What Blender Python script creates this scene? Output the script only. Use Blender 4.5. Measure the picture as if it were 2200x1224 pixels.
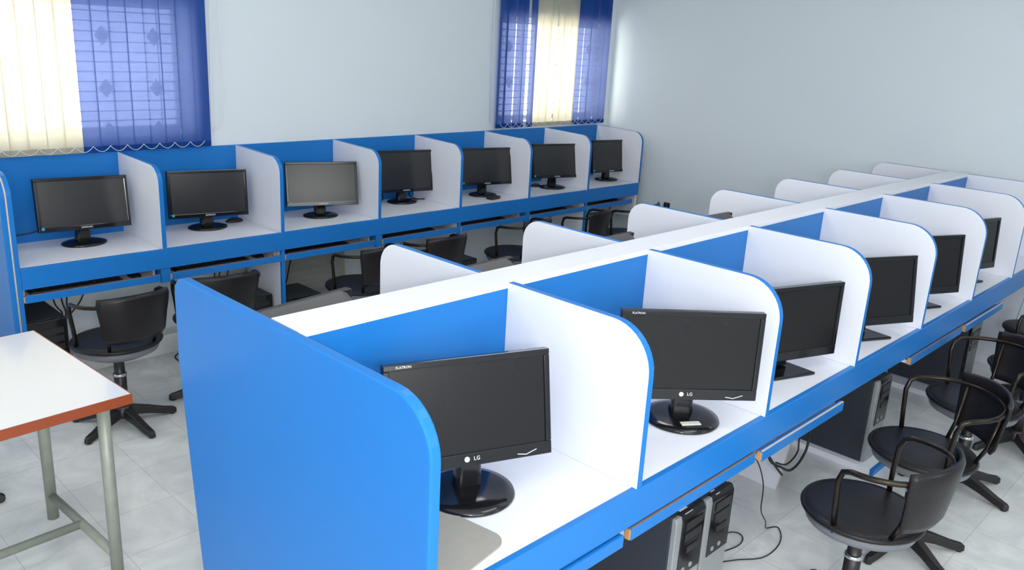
import bpy, bmesh, math, random
from mathutils import Vector, Matrix
random.seed(7)
for o in list(bpy.data.objects): bpy.data.objects.remove(o)
SC = bpy.context.scene
COL = SC.collection
R = math.radians

# ------------------------------------------------------------------ camera, world, lights
cam_d = bpy.data.cameras.new('camera')
cam_d.sensor_width = 36.0
cam_d.lens = 1802.96 / 2200 * 36.0
cam_d.clip_start = 0.05
cam = bpy.data.objects.new('camera', cam_d)
COL.objects.link(cam)
_r = Vector((0.70047494, -0.71168327, 0.05330827))
_u = Vector((0.16771339, 0.2367545, 0.9569846))
_f = Vector((0.6936909, 0.66140322, -0.28519941))
M = Matrix((( _r.x, _u.x, -_f.x, -1.01957), (_r.y, _u.y, -_f.y, -1.66821), (_r.z, _u.z, -_f.z, 1.91869), (0, 0, 0, 1)))
cam.matrix_world = M
SC.camera = cam

w = bpy.data.worlds.new('daylight'); SC.world = w; w.use_nodes = True
bg = w.node_tree.nodes['Background']
bg.inputs[0].default_value = (1.0, 0.95, 0.84, 1)
bg.inputs[1].default_value = 9.0

SC.view_settings.view_transform = 'Standard'
SC.view_settings.look = 'None'
SC.view_settings.gamma = 1.0
SC.view_settings.use_curve_mapping = False
SC.view_settings.exposure = 0.0

def area(name, loc, size, power, col=(1, 1, 1), rot=(0, 0, 0)):
    d = bpy.data.lights.new(name, 'AREA'); d.shape = 'RECTANGLE'
    d.size, d.size_y = size; d.energy = power; d.color = col
    o = bpy.data.objects.new(name, d); COL.objects.link(o)
    o.location = loc; o.rotation_euler = rot
    return o
CEIL = 3.0
LIGHTS = [(-0.9, -1.3, 5), (1.2, -1.2, 5), (-0.6, 1.4, 6), (2.2, 1.0, 11), (3.4, -1.4, 4)]
for i, (lx, ly, e) in enumerate(LIGHTS):
    area('added_ceiling_light', (lx, ly, CEIL - 0.075), (1.15, 0.55), e, (1.0, 0.985, 0.97))  # unseen overhead lights, added for general brightness
# area lights at unseen added windows, brightening the upright faces
area('added_window_light', (-3.36, -0.9, 1.75), (2.3, 1.25), 14, (0.99, 0.98, 0.985), (R(90), 0, R(-90)))
area('added_window_light', (-1.3, -3.76, 1.75), (2.3, 1.25), 70, (0.99, 0.98, 0.985), (R(90), 0, 0))
area('added_window_light', (2.25, -3.76, 2.10), (0.95, 0.9), 16, (0.95, 0.97, 0.93), (R(90), 0, 0))  # added light for the third window row screen to reflect

FLASH_POS = (-1.10, -2.15, 1.98)
d_ = bpy.data.lights.new('flash_standin_light', 'POINT'); d_.energy = 112; d_.shadow_soft_size = 0.13; d_.color = (1, .985, .97)  # added point light behind the camera, imitating a camera flash
o_ = bpy.data.objects.new('flash_standin_light', d_); COL.objects.link(o_); o_.location = FLASH_POS

# ------------------------------------------------------------------ materials
def nmat(name):
    m = bpy.data.materials.new(name); m.use_nodes = True
    nt = m.node_tree
    return m, nt, nt.nodes['Principled BSDF']
def L(nt, a, ao, b, bi): nt.links.new(a.outputs[ao], b.inputs[bi])
def mat(name, col, rough=0.5, metal=0.0, spec=0.5, noise=0.0, nscale=20, bump=0.0, coat=0.0, coatr=0.1, stretch=None):
    m, nt, b = nmat(name)
    b.inputs['Base Color'].default_value = (*col, 1)
    b.inputs['Roughness'].default_value = rough
    b.inputs['Metallic'].default_value = metal
    b.inputs['Specular IOR Level'].default_value = spec
    b.inputs['Coat Weight'].default_value = coat
    b.inputs['Coat Roughness'].default_value = coatr
    tc = nt.nodes.new('ShaderNodeTexCoord')
    mp = nt.nodes.new('ShaderNodeMapping'); L(nt, tc, 'Object', mp, 'Vector')
    if stretch: mp.inputs['Scale'].default_value = stretch
    n = nt.nodes.new('ShaderNodeTexNoise'); n.inputs['Scale'].default_value = nscale; n.inputs['Detail'].default_value = 4
    L(nt, mp, 'Vector', n, 'Vector')
    if noise > 0:
        mx = nt.nodes.new('ShaderNodeMix'); mx.data_type = 'RGBA'
        mx.inputs[6].default_value = (*[c * (1 - noise) for c in col], 1)
        mx.inputs[7].default_value = (*[min(1, c * (1 + noise)) for c in col], 1)
        L(nt, n, 'Fac', mx, 0); L(nt, mx, 2, b, 'Base Color')
    if bump > 0:
        bp = nt.nodes.new('ShaderNodeBump'); bp.inputs['Strength'].default_value = bump; bp.inputs['Distance'].default_value = 0.004
        L(nt, n, 'Fac', bp, 'Height'); L(nt, bp, 'Normal', b, 'Normal')
    return m

WALL = mat('wall_paint', (0.70, 0.765, 0.80), 0.85, noise=0.015, nscale=3, bump=0.05)
CEILM = mat('ceiling_paint', (0.85, 0.86, 0.87), 0.9, noise=0.01)
WHITE = mat('white_laminate', (0.80, 0.82, 0.885), 0.32, noise=0.01, nscale=8, spec=0.4)
BLUE = mat('blue_laminate', (0.014, 0.176, 0.54), 0.34, noise=0.03, nscale=6, spec=0.25)
TAPE = mat('bare_board_edge', (0.62, 0.50, 0.42), 0.6, noise=0.1, nscale=60)
BROWN = mat('dark_board_edge', (0.22, 0.15, 0.12), 0.6, noise=0.2, nscale=60)
TAN = mat('chipped_board_edge', (0.55, 0.28, 0.10), 0.7, noise=0.2, nscale=80)
BLACKG = mat('gloss_black_plastic', (0.008, 0.008, 0.010), 0.12, spec=0.5)
BLACKM = mat('matt_black_plastic', (0.016, 0.015, 0.017), 0.38, noise=0.1)
GREYB = mat('grey_shell_plastic', (0.085, 0.085, 0.088), 0.55, noise=0.06, nscale=30)
SCREEN = mat('dark_screen', (0.021, 0.021, 0.022), 0.20, spec=0.55, noise=0.15, nscale=6)
SCREEND = mat('black_screen', (0.010, 0.009, 0.010), 0.24, spec=0.35, noise=0.15, nscale=6)
LETTER = mat('pale_print', (0.75, 0.76, 0.78), 0.4)
LED = mat('teal_badge', (0.02, 0.35, 0.42), 0.4)
STICK = mat('paper_sticker', (0.70, 0.69, 0.60), 0.7, noise=0.15, nscale=90)
YELLOW = mat('yellow_sticker', (0.80, 0.70, 0.02), 0.6)
VINYL = mat('black_vinyl', (0.011, 0.0095, 0.0105), 0.36, spec=0.32, noise=0.25, nscale=25, bump=0.15)
UNDER = mat('grey_plastic_shell', (0.16, 0.17, 0.19), 0.5, noise=0.08)
TUBE = mat('worn_dark_tube', (0.034, 0.027, 0.021), 0.25, metal=0.8, noise=0.35, nscale=14)
BASEM = mat('black_steel', (0.016, 0.0135, 0.013), 0.36, noise=0.2, nscale=30)
CHROME = mat('chrome', (0.6, 0.6, 0.6), 0.15, metal=1.0)
SILVER = mat('silver_plastic', (0.34, 0.36, 0.37), 0.38, metal=0.25, noise=0.05)
CASE = mat('dark_steel_case', (0.030, 0.036, 0.048), 0.5, noise=0.08)
LEG = mat('grey_green_pipe', (0.30, 0.32, 0.27), 0.45, metal=0.2, noise=0.15, nscale=25)
TABW = mat('glossy_white_laminate', (0.64, 0.66, 0.70), 0.13, noise=0.015, nscale=5, spec=0.5)
RED = mat('red_brown_edge', (0.27, 0.052, 0.010), 0.45, noise=0.2, nscale=40, stretch=(1, 1, 6))
GBOARD = mat('grey_board', (0.27, 0.27, 0.25), 0.7, noise=0.25, nscale=5, stretch=(1, 1, 7))
TAUPE = mat('taupe_board', (0.33, 0.32, 0.285), 0.6, noise=0.08, nscale=30)
CABLE = mat('black_cable', (0.012, 0.012, 0.013), 0.5)
CREAM = mat('skirting_tile', (0.70, 0.715, 0.70), 0.4, noise=0.05, nscale=8)
FRAME = mat('window_frame_paint', (0.55, 0.56, 0.57), 0.5)
GRILL = mat('painted_iron', (0.13, 0.16, 0.28), 0.5)
CORD = mat('white_cord', (0.75, 0.77, 0.78), 0.5)

def floor_mat():
    m, nt, b = nmat('marble_floor_tile')
    tc = nt.nodes.new('ShaderNodeTexCoord')
    mp = nt.nodes.new('ShaderNodeMapping'); mp.inputs['Location'].default_value = (0.03, 0.05, 0)
    L(nt, tc, 'Object', mp, 'Vector')
    br = nt.nodes.new('ShaderNodeTexBrick'); br.offset = 0.0; br.squash = 1.0
    br.inputs['Scale'].default_value = 1.0
    br.inputs['Brick Width'].default_value = 0.3; br.inputs['Row Height'].default_value = 0.3
    br.inputs['Mortar Size'].default_value = 0.0016; br.inputs['Mortar Smooth'].default_value = 0.3
    br.inputs['Color1'].default_value = (1, 1, 1, 1); br.inputs['Color2'].default_value = (0.95, 0.95, 0.95, 1)
    br.inputs['Mortar'].default_value = (0.70, 0.69, 0.65, 1)
    L(nt, mp, 'Vector', br, 'Vector')
    n = nt.nodes.new('ShaderNodeTexNoise'); n.inputs['Scale'].default_value = 3.5; n.inputs['Detail'].default_value = 9
    n.inputs['Roughness'].default_value = 0.6; n.inputs['Distortion'].default_value = 1.6
    L(nt, tc, 'Object', n, 'Vector')
    cr = nt.nodes.new('ShaderNodeValToRGB')
    cr.color_ramp.elements[0].position = 0.35; cr.color_ramp.elements[0].color = (0.62, 0.645, 0.645, 1)
    cr.color_ramp.elements[1].position = 0.62; cr.color_ramp.elements[1].color = (0.78, 0.80, 0.79, 1)
    L(nt, n, 'Fac', cr, 'Fac')
    mx = nt.nodes.new('ShaderNodeMix'); mx.data_type = 'RGBA'; mx.blend_type = 'MULTIPLY'; mx.inputs[0].default_value = 1
    L(nt, cr, 'Color', mx, 6); L(nt, br, 'Color', mx, 7); L(nt, mx, 2, b, 'Base Color')
    b.inputs['Roughness'].default_value = 0.30; b.inputs['Specular IOR Level'].default_value = 0.4
    return m
FLOOR = floor_mat()

def slat_mat(name, dif, trn, see):
    m = bpy.data.materials.new(name); m.use_nodes = True; nt = m.node_tree
    for n in list(nt.nodes): nt.nodes.remove(n)
    out = nt.nodes.new('ShaderNodeOutputMaterial')
    d = nt.nodes.new('ShaderNodeBsdfDiffuse'); d.inputs[0].default_value = (*dif, 1)
    t = nt.nodes.new('ShaderNodeBsdfTranslucent'); t.inputs[0].default_value = (*trn, 1)
    p = nt.nodes.new('ShaderNodeBsdfTransparent'); p.inputs[0].default_value = (*trn, 1)
    tc = nt.nodes.new('ShaderNodeTexCoord'); mp = nt.nodes.new('ShaderNodeMapping')
    mp.inputs['Scale'].default_value = (6, 6, 90); L(nt, tc, 'Object', mp, 'Vector')
    nz = nt.nodes.new('ShaderNodeTexNoise'); nz.inputs['Scale'].default_value = 1.0; L(nt, mp, 'Vector', nz, 'Vector')
    mr = nt.nodes.new('ShaderNodeMapRange'); mr.inputs[3].default_value = 0.42; mr.inputs[4].default_value = 0.60
    L(nt, nz, 'Fac', mr, 0)
    a = nt.nodes.new('ShaderNodeMixShader'); L(nt, mr, 0, a, 0); L(nt, d, 0, a, 1); L(nt, t, 0, a, 2)
    c = nt.nodes.new('ShaderNodeMixShader'); c.inputs[0].default_value = see; L(nt, a, 0, c, 1); L(nt, p, 0, c, 2)
    L(nt, c, 0, out, 0)
    return m
SLATC = slat_mat('cream_blind_fabric', (0.62, 0.62, 0.55), (0.60, 0.55, 0.44), 0.05)
SLATB = slat_mat('blue_blind_fabric', (0.018, 0.11, 0.50), (0.125, 0.15, 0.29), 0.13)
def glass_mat():
    m = bpy.data.materials.new('window_glass'); m.use_nodes = True; nt = m.node_tree
    for n in list(nt.nodes): nt.nodes.remove(n)
    out = nt.nodes.new('ShaderNodeOutputMaterial')
    g = nt.nodes.new('ShaderNodeBsdfGlossy'); g.inputs['Roughness'].default_value = 0.02
    t = nt.nodes.new('ShaderNodeBsdfTransparent'); t.inputs[0].default_value = (0.95, 0.97, 0.96, 1)
    x = nt.nodes.new('ShaderNodeMixShader'); x.inputs[0].default_value = 0.06
    L(nt, t, 0, x, 1); L(nt, g, 0, x, 2); L(nt, x, 0, out, 0)
    return m
GLASS = glass_mat()
FROST = mat('frosted_glass', (0.8, 0.85, 0.88), 0.5, noise=0.02, nscale=200)  # opaque, keeps outdoor light out at the unseen windows
def emit_mat(name, col, s):
    m, nt, b = nmat(name)
    b.inputs['Base Color'].default_value = (*col, 1)
    b.inputs['Emission Color'].default_value = (*col, 1); b.inputs['Emission Strength'].default_value = s
    return m
LAMP = emit_mat('lamp_diffuser', (0.95, 0.98, 1.0), 2.0)

# ------------------------------------------------------------------ mesh helpers
def box(bm, x0, x1, y0, y1, z0, z1, mi=0):
    v = [bm.verts.new(p) for p in ((x0,y0,z0),(x1,y0,z0),(x1,y1,z0),(x0,y1,z0),(x0,y0,z1),(x1,y0,z1),(x1,y1,z1),(x0,y1,z1))]
    fs = []
    for idx in ((0,3,2,1),(4,5,6,7),(0,1,5,4),(1,2,6,5),(2,3,7,6),(3,0,4,7)):
        f = bm.faces.new([v[i] for i in idx]); f.material_index = mi; fs.append(f)
    return fs
def BX(*a, **k):
    bm = bmesh.new(); box(bm, *a, **k); return bm
def prism_x(bm, pts, x0, x1, face=0, side=1):
    """outline pts (y,z) extruded along x"""
    a = [bm.verts.new((x0, y, z)) for y, z in pts]; b = [bm.verts.new((x1, y, z)) for y, z in pts]
    f = bm.faces.new(a); f.material_index = face
    f = bm.faces.new(b[::-1]); f.material_index = face
    n = len(pts)
    for i in range(n):
        f = bm.faces.new((a[i], b[i], b[(i+1) % n], a[(i+1) % n])); f.material_index = side
    bmesh.ops.recalc_face_normals(bm, faces=bm.faces)
def prism_z(bm, pts, z0, z1, face=0, side=0):
    a = [bm.verts.new((x, y, z0)) for x, y in pts]; b = [bm.verts.new((x, y, z1)) for x, y in pts]
    bm.faces.new(a[::-1]).material_index = face; bm.faces.new(b).material_index = face
    n = len(pts)
    for i in range(n):
        bm.faces.new((a[i], a[(i+1) % n], b[(i+1) % n], b[i])).material_index = side
    bmesh.ops.recalc_face_normals(bm, faces=bm.faces)
def prism_y(bm, pts, y0, y1, face=0, side=0):
    a = [bm.verts.new((x, y0, z)) for x, z in pts]; b = [bm.verts.new((x, y1, z)) for x, z in pts]
    bm.faces.new(a[::-1]).material_index = face; bm.faces.new(b).material_index = face
    n = len(pts)
    for i in range(n):
        bm.faces.new((a[i], a[(i+1) % n], b[(i+1) % n], b[i])).material_index = side
    bmesh.ops.recalc_face_normals(bm, faces=bm.faces)
def arc(cx, cy, r, a0, a1, n=8):
    return [(cx + r * math.cos(R(a0 + (a1 - a0) * i / n)), cy + r * math.sin(R(a0 + (a1 - a0) * i / n))) for i in range(n + 1)]
def rrect(w, h, r, n=4, cx=0, cy=0):
    p = []
    for sx, sy, a in ((1, 1, 0), (-1, 1, 90), (-1, -1, 180), (1, -1, 270)):
        p += arc(cx + sx * (w/2 - r), cy + sy * (h/2 - r), r, a, a + 90, n)
    return p
def tube(bm, pts, r, seg=10, closed=False, smooth=True, mi=0):
    pts = [Vector(p) for p in pts]; n = len(pts); rings = []
    t0 = (pts[1] - pts[0]).normalized()
    ref = Vector((0, 0, 1)) if abs(t0.z) < 0.9 else Vector((1, 0, 0))
    nv = t0.cross(ref).normalized()
    for i in range(n):
        if closed: t = (pts[(i+1) % n] - pts[i-1]).normalized()
        elif i == 0: t = (pts[1] - pts[0]).normalized()
        elif i == n - 1: t = (pts[-1] - pts[-2]).normalized()
        else: t = (pts[i+1] - pts[i-1]).normalized()
        nv = (nv - t * nv.dot(t)).normalized(); bv = t.cross(nv)
        rr = r[i] if isinstance(r, (list, tuple)) else r
        rings.append([bm.verts.new(pts[i] + (nv * math.cos(2*math.pi*k/seg) + bv * math.sin(2*math.pi*k/seg)) * rr) for k in range(seg)])
    m = n if closed else n - 1
    for i in range(m):
        A, B = rings[i], rings[(i+1) % n]
        for k in range(seg):
            f = bm.faces.new((A[k], A[(k+1) % seg], B[(k+1) % seg], B[k])); f.smooth = smooth; f.material_index = mi
    if not closed:
        bm.faces.new(rings[0][::-1]).material_index = mi; bm.faces.new(rings[-1]).material_index = mi
def spline(pts, n=6):
    P = [Vector(p) for p in pts]; P = [P[0]] + P + [P[-1]]; out = []
    for i in range(1, len(P) - 2):
        for k in range(n):
            t = k / n; a, b, c, d = P[i-1], P[i], P[i+1], P[i+2]
            out.append(0.5 * ((2*b) + (c - a) * t + (2*a - 5*b + 4*c - d) * t*t + (3*b - a - 3*c + d) * t**3))
    out.append(P[-2]); return out
def lathe(bm, prof, seg=32, sx=1, sy=1, c=(0, 0), mi=0, smooth=True):
    """prof (r,z) from bottom axis to top axis"""
    rings = []
    for r, z in prof:
        rings.append([bm.verts.new((c[0] + r*sx*math.cos(2*math.pi*k/seg), c[1] + r*sy*math.sin(2*math.pi*k/seg), z)) for k in range(seg)])
    for i in range(len(rings) - 1):
        for k in range(seg):
            f = bm.faces.new((rings[i][k], rings[i][(k+1) % seg], rings[i+1][(k+1) % seg], rings[i+1][k])); f.smooth = smooth; f.material_index = mi
    bm.faces.new(rings[0][::-1]).material_index = mi; bm.faces.new(rings[-1]).material_index = mi
def obj(name, bm, mats, parent=None, bevel=0, seg=2, label=None, autosmooth=False):
    me = bpy.data.meshes.new(name); bm.normal_update(); bm.to_mesh(me); bm.free()
    for m in (mats if isinstance(mats, (list, tuple)) else [mats]): me.materials.append(m)
    o = bpy.data.objects.new(name, me); COL.objects.link(o)
    if parent: o.parent = parent
    if bevel:
        b = o.modifiers.new('bevel', 'BEVEL'); b.width = bevel; b.segments = seg; b.limit_method = 'ANGLE'; b.angle_limit = R(40)
    if label: o['label'] = label
    return o
def tag(o, label, cat, group=None):
    o['label'] = label; o['category'] = cat
    if group: o['group'] = group
    return o
def thing(name, label, cat, loc=(0, 0, 0), rz=0, group=None):
    o = bpy.data.objects.new(name, None); COL.objects.link(o); o.empty_display_size = 0.05
    o.location = loc; o.rotation_euler = (0, 0, rz)
    return tag(o, label, cat, group)
def struct(name, bm, m, parent=None, bevel=0):
    o = obj(name, bm, m, parent, bevel)
    if not parent: o['kind'] = 'structure'
    return o
def text(name, s, size, mtx, m, parent, depth=0.0004):
    cu = bpy.data.curves.new(name, 'FONT'); cu.body = s; cu.size = size; cu.extrude = depth; cu.align_x = 'CENTER'; cu.align_y = 'CENTER'
    cu.resolution_u = 2
    to = bpy.data.objects.new('tmp', cu); COL.objects.link(to)
    me = bpy.data.meshes.new_from_object(to.evaluated_get(bpy.context.evaluated_depsgraph_get()))
    bpy.data.objects.remove(to)
    me.transform(mtx); me.materials.clear(); me.materials.append(m); me.name = name
    o = bpy.data.objects.new(name, me); COL.objects.link(o); o.parent = parent
    return o
FRONT = Matrix.Rotation(R(90), 4, 'X')       # text standing in the XZ plane, read from -Y

# ------------------------------------------------------------------ room
XA, XB, YA, YB = -3.4, 5.10, -3.8, 3.089
struct('floor', BX(XA - .2, XB + .2, YA - .2, YB + .2, -0.1, 0.0), FLOOR)
struct('ceiling', BX(XA - .2, XB + .2, YA - .2, YB + .2, CEIL, CEIL + 0.1), CEILM)
struct('wall_right', BX(XB, XB + .2, YA - .2, YB + .2, 0, CEIL), WALL)
def holed_wall(name, axis, a0, a1, w0, w1, z0, z1):
    bm = bmesh.new()
    def b(p0, p1, q0, q1):
        if axis == 'x': box(bm, XA - .2, XA, p0, p1, q0, q1)
        else: box(bm, p0, p1, YA - .2, YA, q0, q1)
    if axis == 'y':
        b(w1, 1.75, 0, CEIL); b(2.75, a1, 0, CEIL); b(1.75, 2.75, 0, 1.63); b(1.75, 2.75, 2.57, CEIL)
    else: b(w1, a1, 0, CEIL)
    b(a0, w0, 0, CEIL); b(w0, w1, 0, z0); b(w0, w1, z1, CEIL)
    struct(name, bm, WALL)
holed_wall('wall_front', 'y', XA - .2, XB, -2.5, -.1, 1.1, 2.4)
holed_wall('wall_left', 'x', YA, YB + .2, -2.1, .3, 1.1, 2.4)
for nm, ax in (('added_window_3', 'y'), ('added_window_4', 'x')):  # unseen windows added to carry the brightening area lights
    bm = bmesh.new(); b2 = bmesh.new()
    def b_(B, p0, p1, d, q0, q1):
        if ax == 'x': box(B, XA - .1 - d, XA - .1 + d, p0, p1, q0, q1)
        else: box(B, p0 - .4, p1 - .4, YA - .1 - d, YA - .1 + d, q0, q1)
    b_(bm, -2.1, .3, .02, 1.1, 1.15); b_(bm, -2.1, .3, .02, 2.35, 2.4); b_(bm, -2.1, -2.05, .02, 1.15, 2.35); b_(bm, .25, .3, .02, 1.15, 2.35); b_(bm, -.93, -.87, .02, 1.15, 2.35)
    fr = struct(nm, bm, FRAME)
    b_(b2, -2.05, .25, .004, 1.15, 2.35); obj('window_pane', b2, FROST, fr)
W1 = (-1.30, 1.225); W2 = (3.705, 5.030); WZ = (1.27, 1.99); WZ2 = (1.25, 2.05)
bm = bmesh.new()
T = YB + .2
box(bm, XA, XB, YB, T, 0, 1.25)
box(bm, XA, W2[0], YB, T, 1.25, 1.27)
box(bm, XA, W1[0], YB, T, 1.27, 2.05); box(bm, W1[1], W2[0], YB, T, 1.27, 2.05); box(bm, W2[1], XB, YB, T, 1.25, 2.05)
box(bm, W1[0], W1[1], YB, T, 1.99, 2.05)
box(bm, XA, XB, YB, T, 2.05, CEIL)
struct('wall_back', bm, WALL)
struct('baseboard_back', BX(XA, XB, YB - 0.11, YB, 0, 0.12), CREAM, bevel=.004)

def window(name, x0, x1, z0, z1, mull):
    y = YB + 0.13
    bm = bmesh.new(); t = 0.04
    box(bm, x0, x1, y - .02, y + .02, z0, z0 + t); box(bm, x0, x1, y - .02, y + .02, z1 - t, z1)
    box(bm, x0, x0 + t, y - .02, y + .02, z0 + t, z1 - t); box(bm, x1 - t, x1, y - .02, y + .02, z0 + t, z1 - t)
    for m_ in mull: box(bm, m_ - .015, m_ + .015, y - .02, y + .02, z0 + t, z1 - t)
    fr = struct(name, bm, FRAME)
    obj('window_pane', BX(x0 + t, x1 - t, y - .003, y + .003, z0 + t, z1 - t), GLASS, fr)
    return fr
w1 = window('window_1', *W1, *WZ, [-0.07])
w2 = window('window_2', *W2, *WZ2, [4.38])
def grille(name, x0, x1, z0, z1, ros, label, hz, vx):
    bm = bmesh.new(); y = YB + 0.06
    z = z0 + 0.03
    while z < z1:
        tube(bm, [(x0, y, z), (x1, y, z)], 0.004, 6); z += hz
    x = x0 + 0.03
    while x < x1:
        tube(bm, [(x, y + .008, z0), (x, y + .008, z1)], 0.003, 6); x += vx
    g = thing('window_grille', label, 'window grille', (0, 0, 0))
    obj('bar_grid', bm, GRILL, g)
    for rx, rzz in ros:
        b2 = bmesh.new(); d = 0.052
        prism_y(b2, [(rx, rzz - d), (rx + d*.8, rzz), (rx, rzz + d), (rx - d*.8, rzz)], y - .006, y + .006)
        obj('diamond_rosette', b2, GRILL, g, .008)
    return g
grille('window_grille', W1[0], W1[1], *WZ, [(x + .02, z) for x in (-0.9, -.625, -.35, -.07, .2, .475, .75, 1.025) for z in (1.295, 1.525, 1.8)], 'iron grille with diamond rosettes seen through the large left window blind', .052, .26)
grille('window_grille', W2[0], W2[1], *WZ2, [(3.85, 1.83), (3.87, 1.56), (4.84, 1.83), (4.84, 1.56)], 'iron grille with diamond rosettes behind the narrow far window blind', .052, .26)

fr = struct('unseen_window_5', BX(1.75, 2.75, YA - .12, YA - .08, 1.63, 2.57), FRAME)  # unseen window, placed where the third window row screen reflects it
obj('window_pane', BX(1.80, 2.70, YA - .078, YA - .070, 1.68, 2.52), FROST, fr)
# vertical blinds --------------------------------------------------------
def blind(label, slats, zb, zt, y):
    t = thing('vertical_blind', label, 'window blind', (0, 0, 0))
    xs = [s[0] for s in slats]; xe = [s[0] + s[1] for s in slats]
    obj('headrail', BX(min(xs) - .02, max(xe) + .02, y - .02, y + .02, zt, zt + .035), CORD, t, .004)
    for k, (x, wd, m, ang, lean) in enumerate(slats):
        bm = bmesh.new(); n = 6; c = x + wd/2; dy = math.sin(ang); dx = math.cos(ang)
        off = (0.004 if k % 2 else -0.004)
        cols = []
        for zz, sh in ((zt, 0), (zb + .035, lean), (zb, lean)):
            row = []
            for i in range(n + 1):
                u = (i / n - .5) * wd
                row.append(((c + sh + u*dx, y + off + u*dy + 0.003*math.cos(math.pi*(i/n-.5)), zz)))
            cols.append(row)
        for side in (0,):
            V = [[bm.verts.new(p) for p in row] for row in cols]
            for a in range(len(V) - 1):
                for i in range(n):
                    f = bm.faces.new((V[a][i], V[a+1][i], V[a+1][i+1], V[a][i+1])); f.smooth = True
        o = obj('slat', bm, m, t)
        b2 = bmesh.new(); box(b2, c + lean - wd*.47, c + lean + wd*.47, y + off - .0035, y + off + .0035, zb + .003, zb + .032)
        obj('bottom_weight', b2, m, o)
    # beaded chain looping between the weights
    bm = bmesh.new()
    for k in range(len(slats) - 1):
        a = slats[k][0] + slats[k][1]/2 + slats[k][4]; b = slats[k+1][0] + slats[k+1][1]/2 + slats[k+1][4]
        pts = []
        for i in range(9):
            q = i / 8
            pts.append((a + (b - a)*q, y - .008, zb + .035 - .030 * 4 * q * (1 - q)))
        tube(bm, pts, 0.0016, 6)
    obj('bead_chain', bm, CORD, t)
    return t
random.seed(3)
sl = []
x = -1.32
while x < 0.55:
    wd = min(.089, .59 - x)
    sl.append((x, wd + .004, SLATC, R(random.uniform(-6, 2)), random.uniform(-.002, .002))); x += .0868
x = .592
for k in range(8):
    sl.append((x, .0925, SLATB, R(random.uniform(-5, 2)), random.uniform(-.001, .001))); x += .0886
t = blind('large vertical blind, cream slats left and blue slats right, over the left window', sl, 1.198, 2.30, 3.045)
bm = bmesh.new(); tube(bm, spline([(1.345, 3.055, 2.25), (1.335, 3.055, 1.9), (1.318, 3.055, 1.35), (1.335, 3.055, 1.30), (1.38, 3.055, 1.33), (1.395, 3.055, 1.45), (1.385, 3.055, 1.9), (1.375, 3.055, 2.25)]), .0025, 6)
obj('control_cord', bm, CORD, t)
sl = []
def run(x0, widths, m):
    x = x0
    for wd, gap, lean in widths:
        sl.append((x, wd, m, R(random.uniform(-12, 4)), lean)); x += wd + gap
run(3.63, [(.092, -.004, .002), (.092, .0005, -.004), (.089, .0, .003), (.052, .0, -.002)], SLATB)
sl.append((3.978, .060, SLATB, R(-12), 0.004))
run(4.035, [(.089, -.004, .0)] * 6, SLATC)
run(4.545, [(.084, .002, -.004), (.084, .007, .003), (.086, .001, -.003), (.090, -.002, .0), (.094, .0, .0)], SLATB)
t = blind('narrow vertical blind with a cream centre between blue slats, over the far corner window', sl, 1.212, 2.50, 3.045)
bm = bmesh.new(); tube(bm, [(3.59, 3.06, 2.4), (3.585, 3.06, 1.9), (3.59, 3.06, 1.26)], .0025, 6)
obj('control_cord', bm, CORD, t)

# unseen ceiling lamps, added to house the overhead lights
for i, (lx, ly, e) in enumerate(LIGHTS):
    lab = ['nearest', 'near right', 'near left', 'middle', 'far right'][i] + ' added white ceiling lamp out of view above the carrels'
    t = thing('added_ceiling_lamp', lab, 'ceiling lamp', (lx, ly, CEIL))
    obj('lamp_housing', BX(-.6, .6, -.3, .3, -.06, 0), CEILM, t, .004)
    obj('lamp_diffuser', BX(-.57, .57, -.27, .27, -.066, -.061), LAMP, t)

t = thing('added_floor_lamp', 'slim white floor lamp added out of view behind the photographer, standing in for a flash', 'floor lamp', (FLASH_POS[0], FLASH_POS[1], 0))  # lamp body added around the flash-imitating light
bm = bmesh.new(); lathe(bm, [(.14, 0), (.14, .015), (.02, .025)], 32); obj('base', bm, CORD, t)
bm = bmesh.new(); tube(bm, [(0, 0, .02), (0, 0, FLASH_POS[2] - .20)], .010, 10); obj('pole', bm, CORD, t)
bm = bmesh.new(); lathe(bm, [(.012, FLASH_POS[2] - .20), (.05, FLASH_POS[2] - .17), (.05, FLASH_POS[2] - .15)], 20); obj('lamp_cup', bm, CORD, t)
# wall socket on the right wall
t = thing('wall_socket', 'small black socket low on the far right wall beyond the middle carrels', 'socket', (XB, 2.36, .575))
obj('face_plate', BX(-.010, 0, -.03, .03, -.022, .022), BLACKM, t, .003)
obj('plug', BX(-.035, -.012, -.018, .018, -.015, .015), BLACKM, t, .004)

# ------------------------------------------------------------------ middle carrel island
S = 0.712; DZ = 0.75; HT = 1.21; DF = 0.529; WC = 0.128; NB = 0.615; XE = 4.984; TK = 0.024
isl = thing('computer_carrel', 'double-sided blue and white study carrel island running down the middle of the room', 'carrel desk', (0, 0, 0))
def div_profile(yb, yf, z0, r, zt=HT):
    """yb back (against spine), yf free front edge"""
    s = 1 if yf > yb else -1
    c = [(yf - s*r + s*r*math.sin(R(a)), zt - r + r*math.cos(R(a))) for a in range(0, 91, 9)]
    return [(yb, z0), (yb, zt)] + c + [(yf, z0)]
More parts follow.
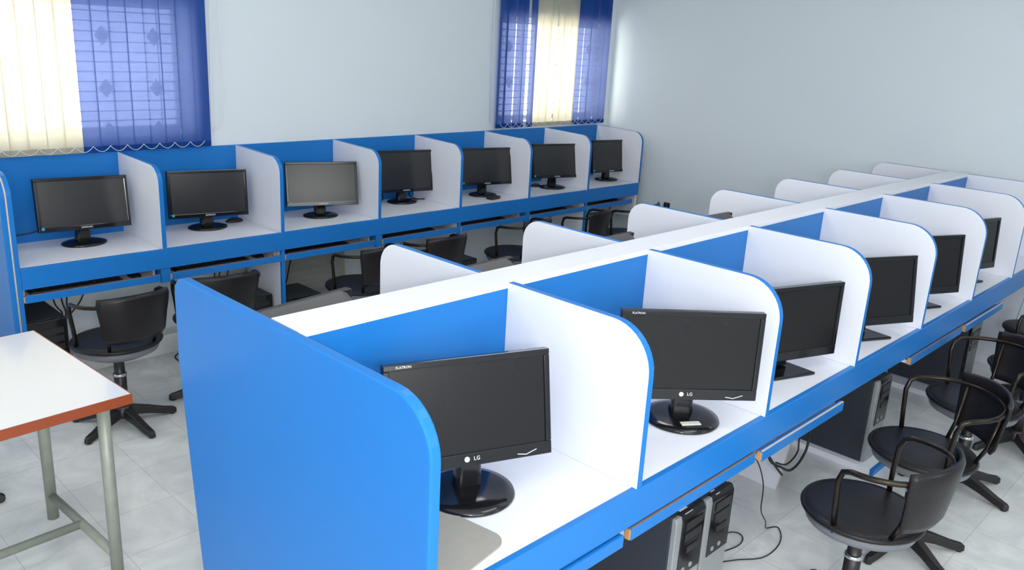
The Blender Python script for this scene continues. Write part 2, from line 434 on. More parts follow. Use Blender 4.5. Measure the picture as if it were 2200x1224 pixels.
# end panel
rr = .13; rb = .055
pr = [(.50, 0.0), (.575, .60), (NB, .95)]
pr += [(NB - rb + rb*math.cos(R(a)), HT - rb + rb*math.sin(R(a))) for a in range(0, 91, 10)]
pr += [(-DF + rr + rr*math.cos(R(a)), HT - rr + rr*math.sin(R(a))) for a in range(90, 181, 9)]
pr += [(-DF, 0.0)]
bm = bmesh.new(); prism_x(bm, pr, -.030, 0, 0, 0)
obj('end_panel', bm, BLUE, isl, .006, 3, label='tall blue end panel with rounded corners')
obj('back_panel', BX(0, XE, 0.0, 0.018, 0.30, HT - .018), BLUE, isl, label='blue back panel of the near side bays')
obj('back_panel', BX(0, XE, WC - .018, WC, 0.30, HT - .018), BLUE, isl, label='blue back panel of the far side bays')
obj('top_cap', BX(0, XE, 0, WC, HT - .018, HT), WHITE, isl, .001, label='long white ledge capping the spine')
obj('desktop', BX(0, XE, -DF + .018, 0, DZ - .025, DZ), WHITE, isl, label='white desktop of the near side')
obj('desktop', BX(0, XE, WC, NB - .03, DZ - .025, DZ), WHITE, isl, label='white desktop of the far side')
obj('apron', BX(0, XE, -DF - .002, -DF + .018, .642, DZ + .001), BLUE, isl, .002, label='blue front apron')
obj('apron', BX(0, XE, NB - .03, NB - .012, .642, DZ + .001), BLUE, isl, .002)
for k in range(1, 8):
    x = min(k * S, XE - TK)
    bm = bmesh.new(); prism_x(bm, div_profile(0.0, -DF, DZ, .13), x, x + TK)
    obj('divider', bm, [WHITE, BLUE], isl, .0015)
    bm = bmesh.new(); prism_x(bm, div_profile(WC, NB if k > 1 else NB + .012, DZ, .085), x, x + TK)
    obj('divider', bm, [WHITE, BLUE], isl, .0015)
# supports below the desktop
bm = bmesh.new(); prism_x(bm, [(-.215, 0), (-.30, .64), (.35, .64), (.35, 0)], 2.315, 2.337, 0, 1)
obj('support_panel', bm, [WHITE, TAPE], isl)
bm = bmesh.new(); prism_x(bm, [(-.42, 0), (-.49, .64), (.55, .64), (.50, 0)], 4.955, 4.979, 0, 1)
obj('support_panel', bm, [WHITE, BLUE], isl)
obj('support_panel', BX(1.0, 1.022, .15, .55, 0, .725), WHITE, isl)
obj('support_panel', BX(3.56, 3.582, .15, .55, 0, .725), WHITE, isl)
def tray(parent, x0, x1, yf, depth, z, sgn, pull=0.0, tape=None):
    """keyboard tray, front lip at yf; sgn=-1 front towards -Y"""
    y0 = yf + pull*sgn
    a, b = sorted((y0, y0 - sgn*.018)); c, d = sorted((y0 - sgn*.018, y0 - sgn*depth))
    t = obj('keyboard_tray', BX(x0, x1, c, d, z, z + .016), WHITE, parent)
    obj('tray_lip', BX(x0, x1, a, b, z - .004, z + .032), BLUE, t, .001)
    obj('bare_edge', BX(x0 + .002, x1 - .002, a + .001, a + .008, z + .032, z + .034), tape or TAPE, t)
    obj('chipped_corner', BX(x0 - .007, x0, a + .002, b - .001, z, z + .030), TAN, t)
    for xx in (x0 + .004, x1 - .016):
        obj('runner', BX(xx, xx + .012, min(c, d) + .04, max(c, d), z + .016, .70), FRAME, t)
for (x0, x1, p, tp) in ((.02, .66, .004, BLUE), (.70, 1.385, .0, BROWN), (1.41, 2.045, .012, TAPE), (2.775, 3.46, .004, BROWN), (3.50, 4.13, .012, TAPE)):
    tray(isl, x0, x1, -DF - .006, .36, .602, -1, p, tp)

# ------------------------------------------------------------------ wall carrel row
WX = .078; WS = .693; WF = 2.566; WT = 1.194; WE = WX + 7*WS
row = thing('computer_carrel', 'long blue and white study carrel row against the window wall', 'carrel desk', (0, 0, 0))
wp = [(YB - .002, 0), (YB - .002, WT), ] + [(WF + .11 - .11*math.sin(R(a)), WT - .11 + .11*math.cos(R(a))) for a in range(0, 91, 9)] + [(WF, 0)]
bm = bmesh.new(); prism_x(bm, wp, WX - .002, WX + .022, 0, 0)
e = obj('end_panel', bm, BLUE, row, .003)
bm = bmesh.new(); prism_x(bm, wp, WX - .030, WX - .005, 0, 0)
obj('outer_end_panel', bm, BLUE, row, .004)
bm = bmesh.new()
wl = [(WF + .11 - .11*math.sin(R(a)), WT - .11 + .11*math.cos(R(a))) for a in range(0, 91, 9)] + [(WF, .02)]
for i in range(len(wl) - 1):
    (ya, za), (yb, zb) = wl[i], wl[i+1]
tube(bm, [(WX - .0035, y + .002 , z - .001) for y, z in wl], .0045, 6)
obj('bare_edge', bm, TAPE, row)
obj('back_panel', BX(WX, WE, YB - .022, YB - .004, .66, WT), BLUE, row)
obj('desktop', BX(WX, WE, WF + .018, YB - .022, DZ - .025, DZ), WHITE, row)
obj('apron', BX(WX + .022, WE + .012, WF - .002, WF + .018, .647, DZ + .001), BLUE, row, .002)
for k in range(1, 8):
    x = WX + k*WS
    if k == 7: x = WE
    pf = [(YB - .022, DZ), (YB - .022, WT)] + [(WF + .09 - .09*math.sin(R(a)), WT - .012 - .09 + .09*math.cos(R(a))) for a in range(0, 91, 9)] + [(WF, DZ)]
    bm = bmesh.new(); prism_x(bm, pf, x, x + TK)
    obj('divider', bm, [WHITE, BLUE], row, .0015)
    if k == 7: continue
    if k % 2 == 0:
        bm = bmesh.new(); box(bm, x, x + .020, WF + .018, YB - .11, 0.0, .725); 
        s_ = obj('support_panel', bm, WHITE, row)
        obj('blue_edging', BX(x - .001, x + .021, WF + .001, WF + .018, 0.0, .66), BLUE, s_)
    else:
        s_ = obj('hanging_bracket', BX(x - .015, x + .035, WF + .002, YB - .20, .570, .660), BLUE, row)
bm = BX(WE, WE + .022, WF + .02, YB - .11, .45, .725); obj('support_panel', bm, WHITE, row)
wtrays = []
for k in range(7):
    x0 = WX + k*WS + (.040 if k % 2 else .028); x1 = WX + (k+1)*WS - (.022 if k % 2 == 0 else .004)
    if k == 6: x1 -= .05
    tray(row, x0, x1, WF - .004, .36, .585, -1, .0, BROWN); wtrays.append((x0, x1))

# ------------------------------------------------------------------ monitors
def monitor(kind, label, x, y, yaw, z=DZ, group=None, w_=.45, h=.287, zc=None, tilt=0.05, by=0.04, br=.118, back_grey=False, logo='LG', bx=0, roll=0, chin=.035, wedge=False, brand=True):
    """x,y = centre of the foot; screen faces local -Y"""
    t = thing(kind, label, 'computer monitor', (x, y, z), yaw, group)
    if zc is None: zc = .20
    cut = .020 if back_grey else 0
    # foot
    bm = bmesh.new()
    if wedge:
        prism_z(bm, [(-.10, -.09), (.10, -.09), (.06, .07), (-.06, .07)], 0, .012)
        obj('foot', bm, BLACKG, t, .004)
    else:
        lathe(bm, [(br*.97, 0), (br, .004), (br*.98, .010), (br*.80, .016), (br*.40, .022), (br*.2, .023)], 48, 1, .82 if kind == 'flat_monitor' else 1)
        obj('foot', bm, BLACKG, t)
    # neck
    bm = bmesh.new()
    prism_z(bm, rrect(.058, .036, .012), .018, zc - h/2 + .035)
    for v in bm.verts:
        v.co.y += .012
        if v.co.z < .05: v.co.x *= 1.35; v.co.y *= 1.2
    obj('neck', bm, BLACKG, t, .003)
    # head, built around its centre then tilted
    hd = Matrix.Translation((bx, -by, zc)) @ Matrix.Rotation(-tilt, 4, 'X') @ Matrix.Rotation(roll, 4, 'Y')
    def put(bm): bm.transform(hd); return bm
    bm = bmesh.new(); b = .016
    # bezel ring: outer rounded rectangle minus opening
    zb, zt = -h/2, h/2 - cut
    for (a0, a1, c0, c1) in ((-w_/2, w_/2, zb, zb + chin), (-w_/2, w_/2, zt - b, zt), (-w_/2, -w_/2 + b, zb + chin, zt - b), (w_/2 - b, w_/2, zb + chin, zt - b)):
        box(bm, a0, a1, -.014, .012, c0, c1)
    obj('bezel', put(bm), BLACKM if back_grey else BLACKG, t, .0025)
    obj('screen', put(BX(-w_/2 + b - .001, w_/2 - b + .001, -.009, .004, zb + chin - .001, zt - b + .001)), SCREEND if kind == 'wide_monitor' else SCREEN, t)
    # rear shell: stepped hump with sloping top
    bm = bmesh.new()
    o1 = rrect(w_ - .006, h - .006, .05 if back_grey else .014, 3)
    dp = .10 if back_grey else .035
    o2 = rrect(w_*.90, h*.80, .05, 3, 0, -.022) if back_grey else rrect(w_*.72, h*.62, .014, 3, 0, -.02)
    rings = []
    for pts, yy in ((o1, .012), (o1, .020), (o2, .020 + dp)):
        rings.append([bm.verts.new((px, yy, pz)) for px, pz in pts])
    if back_grey:
        for ring in rings:
            for v in ring:
                if v.co.z > 0: v.co.z -= .022 * (v.co.x/(w_/2))**2
    n = len(o1)
    for i in range(2):
        for q in range(n):
            bm.faces.new((rings[i][q], rings[i][(q+1) % n], rings[i+1][(q+1) % n], rings[i+1][q]))
    bm.faces.new(rings[2]); bm.faces.new(rings[0][::-1]); bmesh.ops.recalc_face_normals(bm, faces=bm.faces)
    rs = obj('rear_shell', put(bm), GREYB if back_grey else BLACKM, t)
    if back_grey:
        bm = bmesh.new()
        for q in range(9):
            zz = h*.30 - q*.014
            box(bm, -w_*.30, w_*.30, .020 + dp - .001, .020 + dp + .0015, zz, zz + .006)
        obj('vent_slats', put(bm), BLACKM, rs)
    if not brand: return t
    base = hd @ Matrix.Translation((0, -.0148, zb + chin*.5)) @ FRONT
    if logo == 'LG':
        bm = bmesh.new(); prism_y(bm, [(-.016 + .0072*math.cos(R(a)), .0072*math.sin(R(a))) for a in range(0, 360, 20)], -.0155, -.014)
        bm.transform(hd @ Matrix.Translation((0, 0, zb + chin*.55))); obj('round_emblem', bm, LETTER, t)
        text('brand_lettering', 'LG', .0145, hd @ Matrix.Translation((.011, -.0148, zb + chin*.55)) @ FRONT, LETTER, t)
        text('model_lettering', 'FLATRON', .009, hd @ Matrix.Translation((-w_/2 + .052, -.0148, zt - b*.5)) @ FRONT, LETTER, t)
        bm = bmesh.new(); tube(bm, [(w_/2 - .10, -.0145, zb + .012), (w_/2 - .075, -.0148, zb + .008), (w_/2 - .045, -.0145, zb + .018)], .0012, 6)
        obj('power_mark', put(bm), LETTER, t)
    else:
        text('brand_lettering', logo, .0125, base, LETTER, t)
        bm = BX(-w_/2 + .012, -w_/2 + .026, -.0152, -.014, zb + .012, zb + .026); obj('corner_badge', put(bm), LED, t)
    return t
G1 = 'monitors in the near side bays of the island'
# feet (x, y), yaw of head
def LGm(label, cx, cy, yaw, zc, w_=.45, h=.287, tilt=.05, by=.035, foot=None, **k):
    # cx,cy = centre of the head
    if foot is None: foot = (cx - math.sin(yaw)*by, cy + math.cos(yaw)*by)
    dx, dy = cx - foot[0], cy - foot[1]
    bx = dx*math.cos(yaw) + dy*math.sin(yaw); by = dx*math.sin(yaw) - dy*math.cos(yaw)
    return monitor('wide_monitor', label, foot[0], foot[1], yaw, DZ, G1, w_, h, zc - DZ, tilt, by, bx=bx, br=.124, **k)
LGm('black monitor nearest the camera, turned in the bay beside the big blue end panel', .337, -.249, -.375, .995, .45, .283, .20, .03, (.352, -.243))
m1 = LGm('black monitor with a pale sticker on its round foot, second bay from the end panel', 1.136, -.388, -.722, .997, .451, .287, .035, .045, (1.195, -.350))
bm = BX(-.032, .032, -.088, -.066, .0175, .0205)
bm.transform(Matrix.Rotation(.12, 4, 'Z')); obj('sticker', bm, STICK, m1)
LGm('black wide monitor in the third bay of the island, half hidden by a white divider', 1.852, -.380, -.349, .950, .45, .287, .017, wedge=True, brand=False)
LGm('dark grey monitor in the fourth bay of the island, half hidden by a divider', 2.53, -.402, -.449, .956, .45, .293, .145, wedge=True, brand=False)
LGm('black monitor in the fifth bay of the island, mostly behind a divider', 3.221, -.381, -.434, .957, .45, .288, .098, wedge=True, brand=False)
LGm('smallest-looking black monitor in the sixth bay of the island, near the right wall', 3.934, -.371, -.3, .957, .45, .28, .069, wedge=True, brand=False)
G2 = 'monitors on the window wall carrel row'
SM = [(.505, 2.87, .970, .05, .164, -.065, .46, .269, 'first monitor of the window row, tilted, nearest the left edge'),
      (1.184, 2.874, .956, -.089, .122, -.05, .456, .266, 'second monitor from the left in the window row, mouse behind it'),
      (1.901, 2.809, .962, -.253, .190, -.036, .462, .272, 'window row monitor whose screen shows a pale grey reflection, third from the left'),
      (2.636, 2.902, .974, -.095, .107, -.040, .465, .287, 'dark grey-screened monitor fourth from the left in the window row'),
      (3.326, 2.807, .972, -.138, .134, -.036, .467, .273, 'black-screened window row monitor with a small black box before its foot'),
      (4.058, 2.76, .972, -.213, .140, -.029, .468, .270, 'window row monitor under the narrow corner blind, second from the right wall'),
      (4.798, 2.786, .962, -.101, .116, -.036, .468, .275, 'last window row monitor in the bay touching the right wall')]
FT = [(.495, 2.866), (1.179, 2.869), (1.891, 2.807), (2.608, 2.909), (3.309, 2.81), (4.023, 2.771), (4.747, 2.807)]
for i, (cx, cy, zc, yaw, ti, ro, ww, hh, lab) in enumerate(SM):
    by = .03
    fx = cx - math.sin(yaw)*by; fy = cy + math.cos(yaw)*by
    monitor('flat_monitor', lab, fx, fy, yaw, DZ, G2, ww, hh, zc - DZ, ti, by, .112, logo='SAMSUNG', chin=.024, roll=-ro*.55)
G3 = 'grey-backed monitors in the far side bays of the island'
for (cx, cy, ya, lab) in ((.238, .418, 8, 'grey back of a monitor above the ledge beside the blue end panel'), (.945, .418, 3, 'grey back of a monitor above the ledge, second far side bay'),
                        (1.685, .425, 0, 'grey back of a monitor above the ledge, third far side bay'), (2.492, .425, -2, 'grey back of a monitor above the ledge, fourth far side bay')):
    monitor('deep_monitor', lab, cx, cy - .02, R(180 + ya), DZ, G3, .44, .30, 1.0 - DZ, .04, .02, .11, back_grey=True, brand=False)

# ------------------------------------------------------------------ small things on the desks
bm = bmesh.new()
prism_z(bm, [(.002, -.25), (.002, -.515), (.10, -.500)] + arc(.226, -.432, .045, -82, 8, 7) + [(.243, -.25)], DZ + .0005, DZ + .005)
tag(obj('board', bm, TAUPE), 'taupe rounded board lying on the white desktop behind the big blue end panel', 'board')
def blob(name, label, cat, x, y, z, sx, sy, sz, rz=0, m=BLACKM, group=None):
    bm = bmesh.new(); bmesh.ops.create_uvsphere(bm, u_segments=20, v_segments=12, radius=1)
    for v in bm.verts:
        if v.co.z < 0: v.co.z *= .15
    for f in bm.faces: f.smooth = True
    bm.transform(Matrix.Diagonal((sx, sy, sz, 1)))
    for v in bm.verts: v.co.z += sz*.15
    t = obj(name, bm, m); t.location = (x, y, z); t.rotation_euler = (0, 0, rz)
    return tag(t, label, cat, group)
blob('computer_mouse', 'small black mouse lying behind the second monitor of the window row', 'computer mouse', 1.385, 2.965, DZ, .055, .032, .022)
blob('computer_mouse', 'black mouse behind the sixth monitor of the window row', 'computer mouse', 3.985, 2.90, DZ, .05, .03, .022)
t = tag(obj('adapter_box', BX(-.05, .05, -.03, .03, 0, .022), BLACKM, None, .004), 'small black adapter box in front of the fifth window row monitor foot', 'adapter')
t.location = (3.295, 2.685, DZ); t.rotation_euler = (0, 0, .15)
t = tag(obj('power_plug', BX(-.03, .03, -.025, .025, 0, .035), BLACKM, None, .006), 'black power plug in the corner behind the first window row monitor', 'plug')
t.location = (.150, 3.00, DZ)
def cable(label, pts, r=.003, n=6, m=CABLE, name='cable'):
    bm = bmesh.new(); tube(bm, spline(pts, n), r, 6)
    return tag(obj(name, bm, m), label, 'cable')
cable('thin black cable from the corner plug up to the first window row monitor', [(.15, 2.99, DZ + .03), (.20, 2.985, DZ + .06), (.28, 2.96, DZ + .075), (.37, 2.92, DZ + .12)], .004)
cable('short black lead left of the fourth window row monitor foot', [(2.47, 2.98, DZ + .004), (2.50, 2.97, DZ + .03), (2.52, 3.0, DZ + .06), (2.56, 2.94, DZ + .10)], .005)
cable('short black lead right of the fourth window row monitor foot', [(2.70, 2.94, DZ + .10), (2.73, 2.96, DZ + .03), (2.79, 2.95, DZ + .004), (2.84, 2.93, DZ + .004)], .005)

# keyboards on the window row trays
kb0 = None
def keyboard(label, x, y, z, rz=0):
    t = thing('keyboard', label, 'keyboard', (x, y, z), rz, 'keyboards on the window row trays')
    obj('keyboard_case', BX(-.215, .215, -.07, .07, 0, .014), BLACKM, t, .004)
    bm = bmesh.new()
    for r_ in range(5):
        for c_ in range(18):
            x0 = -.205 + c_*.0228; y0 = -.062 + r_*.0245
            box(bm, x0, x0 + .019, y0, y0 + .020, .014, .020)
    obj('keys', bm, BLACKG, t)
    return t
names = ['on the tray under the first monitor by the left edge', 'on the tray under the second window row monitor', 'on the tray under the third window row monitor', 'on the tray under the fourth window row monitor', 'on the tray under the fifth window row monitor', 'on the tray under the sixth window row monitor', 'on the tray under the last window row monitor, by the right wall']
for i, (x0, x1) in enumerate(wtrays):
    keyboard('black keyboard ' + names[i], x0 + .255, WF + .105, .6015, R(random.uniform(-2, 2)))
for i in (0, 1):
    blob('computer_mouse', 'black mouse on the tray right of the %s window row keyboard' % ('first', 'second')[i], 'computer mouse', wtrays[i][1] - .095, WF + .10, .6015, .032, .055, .020)

# ------------------------------------------------------------------ chairs
def chair(label, x, y, yaw, base_rot=0, group='black swivel chairs', hz=.45, col_len=True):
    """round seat swivel chair facing local +Y, backrest at -Y"""
    t = thing('swivel_chair', label, 'chair', (x, y, 0), yaw, group)
    r = .196
    bm = bmesh.new(); lathe(bm, [(r*.6, hz - .026), (r, hz - .022), (r + .004, hz - .012), (r - .004, hz - .003), (r*.85, hz + .002), (r*.3, hz - .004), (.01, hz - .005)], 40, 1, .98)
    obj('seat', bm, VINYL, t)
    bm = bmesh.new(); tube(bm, [(r*math.cos(a*math.pi/20), r*.98*math.sin(a*math.pi/20), hz - .012) for a in range(40)], .009, 8, closed=True)
    obj('seat_piping', bm, VINYL, t)
    bm = bmesh.new(); lathe(bm, [(.06, hz - .085), (r*.70, hz - .078), (r*.93, hz - .055), (r*.98, hz - .024), (r*.6, hz - .024)], 40, 1, .98)
    obj('seat_shell', bm, UNDER, t)
    # column
    bm = bmesh.new(); lathe(bm, [(.028, .075), (.028, .26), (.024, .262), (.024, .36), (.05, .37), (.05, hz - .08)], 20)
    obj('column', bm, BASEM, t)
    bm = bmesh.new(); lathe(bm, [(.028, .252), (.031, .256), (.031, .266), (.026, .27)], 20); obj('column_collar', bm, CHROME, t)
    bm = bmesh.new(); tube(bm, [(.03, .01, hz - .09), (.10, .03, hz - .10), (.15, .04, hz - .115)], [.005, .005, .008], 8); obj('height_lever', bm, BASEM, t)
    # star base
    bs = bmesh.new(); lathe(bs, [(.045, .045), (.048, .06), (.040, .10), (.030, .105)], 20)
    hub = obj('base_hub', bs, BASEM, t)
    for k in range(5):
        a = R(72*k) + base_rot - yaw
        bm = bmesh.new()
        prof = []
        secs = [(.03, .026, .050, .095), (.12, .022, .034, .070), (.19, .019, .014, .046), (.235, .016, .006, .036), (.248, .010, .006, .028)]
        rg = []
        for (d, hw, zl, zh) in secs:
            rg.append([bm.verts.new((d, s*hw, z)) for s, z in ((-1, zl), (1, zl), (.7, zh), (-.7, zh))])
        for i in range(len(rg) - 1):
            for q in range(4): bm.faces.new((rg[i][q], rg[i][(q+1) % 4], rg[i+1][(q+1) % 4], rg[i+1][q]))
        bm.faces.new(rg[0][::-1]); bm.faces.new(rg[-1])
        lathe(bm, [(.014, 0), (.014, .012), (.008, .014)], 12, c=(.228, 0))
        bmesh.ops.recalc_face_normals(bm, faces=bm.faces)
        bm.transform(Matrix.Rotation(a, 4, 'Z'))
        obj('base_leg', bm, BASEM, t, .003)
    # arm hoop: one bent tube from front left, round the back, to front right
    ah = hz + .222; rx = .207; ry = .180; oy = -.065
    pts = [(-.182, .0, hz - .03), (-.190, .005, hz + .08), (-.200, .005, ah - .06), (-.204, -.008, ah - .022), (-.207, -.035, ah - .010)]
    for a in range(180, 361, 12):
        pts.append((rx*math.cos(R(a)), oy + ry*math.sin(R(a)), ah - .008 + .012*math.sin(R(a - 180))))
    pts += [(.207, -.035, ah - .010), (.204, -.008, ah - .022), (.200, .005, ah - .06), (.190, .005, hz + .08), (.182, .0, hz - .03)]
    bm = bmesh.new(); tube(bm, pts, .0095, 10); obj('arm_hoop', bm, TUBE, t)
    for s in (-1, 1):
        bm = bmesh.new(); a = R(270 + s*38)
        tube(bm, [(rx*math.cos(a), oy + ry*math.sin(a), ah), (rx*.90*math.cos(a), oy*.7 + ry*.93*math.sin(a), hz + .06), (rx*.80*math.cos(a), oy*.3 + ry*.88*math.sin(a), hz - .02)], .008, 8)
        obj('back_upright', bm, TUBE, t)
    # backrest sheet wrapped on the hoop
    bm = bmesh.new(); n = 16; V = []
    for j, (zz, sc, spread) in enumerate(((hz + .045, .93, 40), (hz + .07, .99, 44), (hz + .15, 1.02, 46), (ah - .015, 1.05, 48), (ah + .020, 1.07, 48), (ah + .040, 1.03, 48))):
        V.append([bm.verts.new((rx*sc*math.cos(R(270 - spread + 2*spread*i/n)), oy*(.75 + .25*min(1, (zz - hz)/.2)) + ry*sc*math.sin(R(270 - spread + 2*spread*i/n)) - .004, zz + (.012*math.cos(R(180*(i/n - .5))) if j >= 4 else 0))) for i in range(n + 1)])
    for j in range(len(V) - 1):
        for i in range(n):
            f = bm.faces.new((V[j][i], V[j][i+1], V[j+1][i+1], V[j+1][i])); f.smooth = True
    o = obj('backrest', bm, VINYL, t)
    so = o.modifiers.new('solid', 'SOLIDIFY'); so.thickness = .012; so.offset = 0
    return t
chair('black swivel chair nearest the camera at the bottom right, round seat fully in view', 1.665, -.81, R(-6), R(50))
chair('swivel chair directly behind the front right one, its seat overlapped by that chair\'s arm', 2.30, -.785, R(45), R(24))
chair('third swivel chair along the right aisle, star foot by the frame edge', 3.01, -.765, R(55), R(40))
chair('fourth swivel chair on the right, cut by the frame edge below the farthest seat', 3.71, -.83, R(40), R(4))
chair('farthest swivel chair on the right, only its seat edge showing at the frame edge', 4.45, -.70, R(10), R(20))
chair('swivel chair beside the white table, facing the first window row bay', .385, 2.235, R(4), R(64))
chair('swivel chair peeking out behind the upper edge of the big blue end panel', .90, 2.285, R(-8), R(20))
chair('swivel chair seen above the ledge left of the first white divider', 1.83, 2.31, R(5), R(10))
chair('swivel chair at the fourth window row bay, beyond the first white divider', 2.33, 2.30, R(0), R(30))
chair('swivel chair whose arm loop shows left of the second white divider', 3.16, 2.33, R(8), R(0))
chair('swivel chair seen past the second white divider, under the sixth window row bay', 3.80, 2.30, R(12), R(0))
chair('swivel chair nearest the right wall, only its arm curve beside the third white divider', 4.34, 2.24, R(5), R(0))
chair('swivel chair behind the white table, only a foot tip showing at the left edge', -.455, 1.965, R(30), R(-32))

# ------------------------------------------------------------------ white table at the left
tb = thing('work_table', 'white topped table with red-brown edge and grey pipe legs at the left', 'table', (-.066, .907, 0), R(3.5))
obj('tabletop', BX(-1.30, 0, 0, .78, .722, .75), TABW, tb, label='glossy white tabletop')
bm = bmesh.new(); e_ = .004
box(bm, -1.30 - e_, e_, -e_, 0, .716, .7495); box(bm, -1.30 - e_, e_, .78, .78 + e_, .716, .7495)
box(bm, 0, e_, 0, .78, .716, .7495); box(bm, -1.30 - e_, -1.30, 0, .78, .716, .7495)
obj('edge_band', bm, RED, tb, label='red-brown wooden edge band')
for lx in (-.035, -1.265):
    for ly in (.135, .69):
        bm = bmesh.new(); tube(bm, [(lx, ly, 0), (lx, ly, .72)], .0205, 16); obj('leg', bm, LEG, tb)
    bm = bmesh.new(); tube(bm, [(lx, .135, .10), (lx, .69, .10)], .016, 12); obj('side_rail', bm, LEG, tb)
bm = bmesh.new(); tube(bm, [(-.035, .41, .10), (-1.265, .41, .10)], .016, 12); obj('foot_rail', bm, LEG, tb)
bm = bmesh.new()
for a in ((-1.265, -.035, .12, .15), (-1.265, -.035, .675, .705)): box(bm, a[0], a[1], a[2], a[3], .69, .72)
obj('underframe', bm, LEG, tb)

# ------------------------------------------------------------------ computers on the floor
def tower(label, x0, y0, wd, dp, ht, z0=0, style='silver', rz=0):
    t = thing('computer_tower', label, 'computer tower', (x0, y0, z0), rz, 'computer towers')
    obj('case', BX(0, wd, .02, dp, 0, ht), CASE, t, .004)
    if style == 'silver':
        bm = bmesh.new(); prism_x(bm, [(.02, 0), (.02, ht), (.006, ht), (0, ht - .02), (0, .01)], 0, wd, 0, 0)
        f = obj('front_bezel', bm, SILVER, t, .003)
        bm = bmesh.new(); prism_x(bm, [(-.003, ht*.44), (.024, ht*.44), (.024, ht + .003), (.008, ht + .003), (-.003, ht - .016)], .034, wd - .001, 0, 0)
        p = obj('black_front_panel', bm, BLACKG, t, .002)
        bm = bmesh.new()
        box(bm, .055, wd - .018, -.006, -.003, ht*.86, ht*.93); box(bm, .055, wd - .018, -.006, -.003, ht*.76, ht*.83); box(bm, .075, wd - .03, -.006, -.003, ht*.64, ht*.70)
        obj('drive_bay', bm, BLACKM, p)
        bm = bmesh.new()
        for (a, b) in ((.065, .50), (.11, .505)):
            prism_y(bm, [(a + .009*math.cos(R(q)), ht*b + .009*math.sin(R(q))) for q in range(0, 360, 30)], -.006, -.003)
        obj('button', bm, SILVER, p)
    else:
        obj('front_bezel', BX(0, wd, 0, .02, 0, ht), BLACKG, t, .004)
        bm = bmesh.new()
        for q in (.90, .80, .70): box(bm, .02, wd - .02, -.003, 0, ht*q - .03, ht*q)
        obj('drive_bay', bm, BLACKM, t)
        bm = bmesh.new(); box(bm, wd*.6, wd*.6 + .015, -.004, 0, ht*.5, ht*.5 + .015); obj('button', bm, CHROME, t)
    return t
a = tower('silver and black tower with a cream sticker on top, under the second near side bay', 1.135, -.42, .175, .42, .425)
obj('sticker', BX(.055, .10, .004, .045, .4255, .4265), STICK, a)
a = tower('silver and black tower on the right of the stickered one, closer to the chairs', 1.322, -.42, .175, .42, .425)
obj('sticker', BX(.06, .085, .004, .03, .4255, .4265), STICK, a)
tower('tower with navy side and silver front edge under the fourth near side bay', 2.835, -.40, .17, .42, .42, .031)
b = tower('all black tower with a yellow sticker on its side, under the far near side bay', 4.16, -.42, .18, .42, .42, .031, 'black')
obj('sticker', BX(-.0015, 0, .12, .19, .30, .35), YELLOW, b, label='yellow sticker')
def plinth(label, x0, x1, yf=-.463, dp=.48):
    bm = bmesh.new(); box(bm, x0, x1, yf + .018, yf + dp, 0, .030); t = obj('tower_plinth', bm, WHITE)
    obj('blue_edging', BX(x0, x1, yf, yf + .0175, 0, .031), BLUE, t)
    return tag(t, label, 'plinth')
plinth('low white plinth with blue front under the navy-sided tower', 2.80, 3.10)
plinth('low white plinth with blue front under the all black tower', 4.03, 4.45)
plinth('low blue-fronted plinth on the floor behind the white table', .06, .30, 2.45, .52)
tower('dark tower at the far left under the first window row bay', .105, 2.62, .19, .33, .43, .031, 'black')
tower('black tower left of the second blue upright under the window row', 1.27, 2.66, .18, .38, .36, 0, 'black')
tower('black tower right of the second blue upright, before the grey board', 1.54, 2.66, .26, .38, .30, 0, 'black')
tower('black tower behind the swivel chair beyond the first white divider', 2.74, 2.46, .20, .40, .40, .0, 'black')
t = thing('leaning_board', 'grey streaked board leaning on the wall below the third window row bay', 'board', (1.50, 3.04 - .06, .0))
bm = BX(0, .64, -.012, .012, 0, .60); bm.transform(Matrix.Rotation(R(-4), 4, 'X')); obj('board_sheet', bm, GBOARD, t)
obj('board_edge', BX(.64, .665, -.014, .014, 0.002, .598), LEG, t).rotation_euler = (R(-4), 0, 0)
t.location = (1.50, 2.935, 0.0)

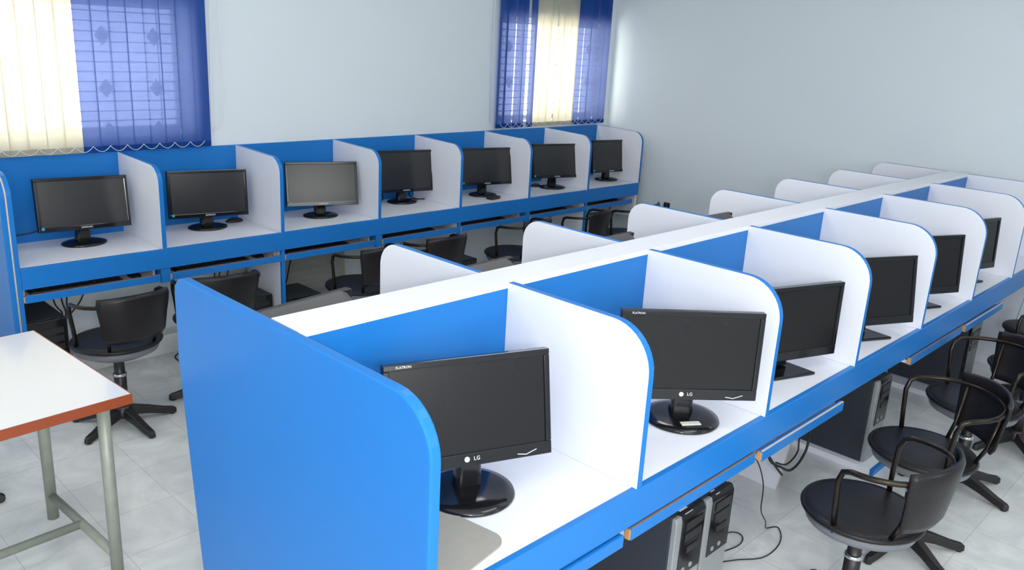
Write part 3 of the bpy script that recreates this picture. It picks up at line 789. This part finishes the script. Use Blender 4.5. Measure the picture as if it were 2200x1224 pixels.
# ------------------------------------------------------------------ loose cables
cable('thin black cable trailing from the second tray over the floor by the front right chair', [(1.40, -.50, .60), (1.585, -.45, .50), (1.664, -.45, .376), (1.70, -.44, .25), (1.80, -.42, .15), (1.90, -.38, .06), (1.98, -.355, .012), (2.03, -.375, .004), (1.967, -.423, .004), (1.871, -.446, .004), (1.775, -.437, .004), (1.69, -.38, .004), (1.60, -.33, .004)], .0025)
cable('short looped cable on the floor beside the silver towers', [(1.56, -.24, .004), (1.80, -.25, .004), (1.86, -.28, .004), (1.84, -.32, .004), (1.76, -.33, .004), (1.60, -.28, .004)], .0025)
cable('black cable hanging under the third tray, ending above the white foot panel', [(1.88, -.30, .60), (1.92, -.30, .42), (1.994, -.30, .326), (2.078, -.30, .243), (2.162, -.30, .169)], .005)
cable('thick looped black cable hanging right of the white foot panel', [(1.95, -.30, .58), (2.0, -.30, .32), (2.101, -.32, .235), (2.198, -.32, .189), (2.29, -.32, .21), (2.335, -.32, .30), (2.36, -.30, .60)], .006)
cable('second hanging cable loop beside the navy-sided tower', [(2.33, -.27, .60), (2.35, -.27, .278), (2.331, -.28, .211), (2.238, -.28, .185), (2.15, -.27, .22)], .004)
for i, (a, b, c_) in enumerate((((.306, 2.9, .60), (.33, 2.9, .45), (.36, 2.9, .385)), ((.351, 2.9, .60), (.365, 2.9, .46), (.37, 2.88, .38)), ((.407, 2.9, .60), (.39, 2.9, .47), (.37, 2.88, .38)), ((.52, 2.9, .60), (.46, 2.9, .45), (.38, 2.87, .38)))):
    cable('%s black cable fanning down to the dark tower at the far left' % ('leftmost', 'second', 'third', 'rightmost')[i], [a, b, c_, (.31, 2.9, .30)], .004)
for i, xx in enumerate((1.11, 1.14, 1.19)):
    cable('%s of three cables hanging below the second window row tray' % ('left', 'middle', 'right')[i], [(xx, 2.70, .60), (xx + .004, 2.70, .53), (xx - .01, 2.71, .45), (xx + .05, 2.75, .38)], .004)
cable('black cable curled on the floor by the wall behind the big blue end panel', [(1.06, 2.93, .05), (.999, 2.93, .02), (.944, 2.90, .005), (.934, 2.799, .005), (.953, 2.74, .005), (1.02, 2.70, .005)], .004)
cable('black cable hanging in front of the grey board under the third window row tray', [(1.66, 2.80, .60), (1.665, 2.80, .52), (1.66, 2.82, .44), (1.66, 2.85, .36), (1.64, 2.86, .30)], .004)
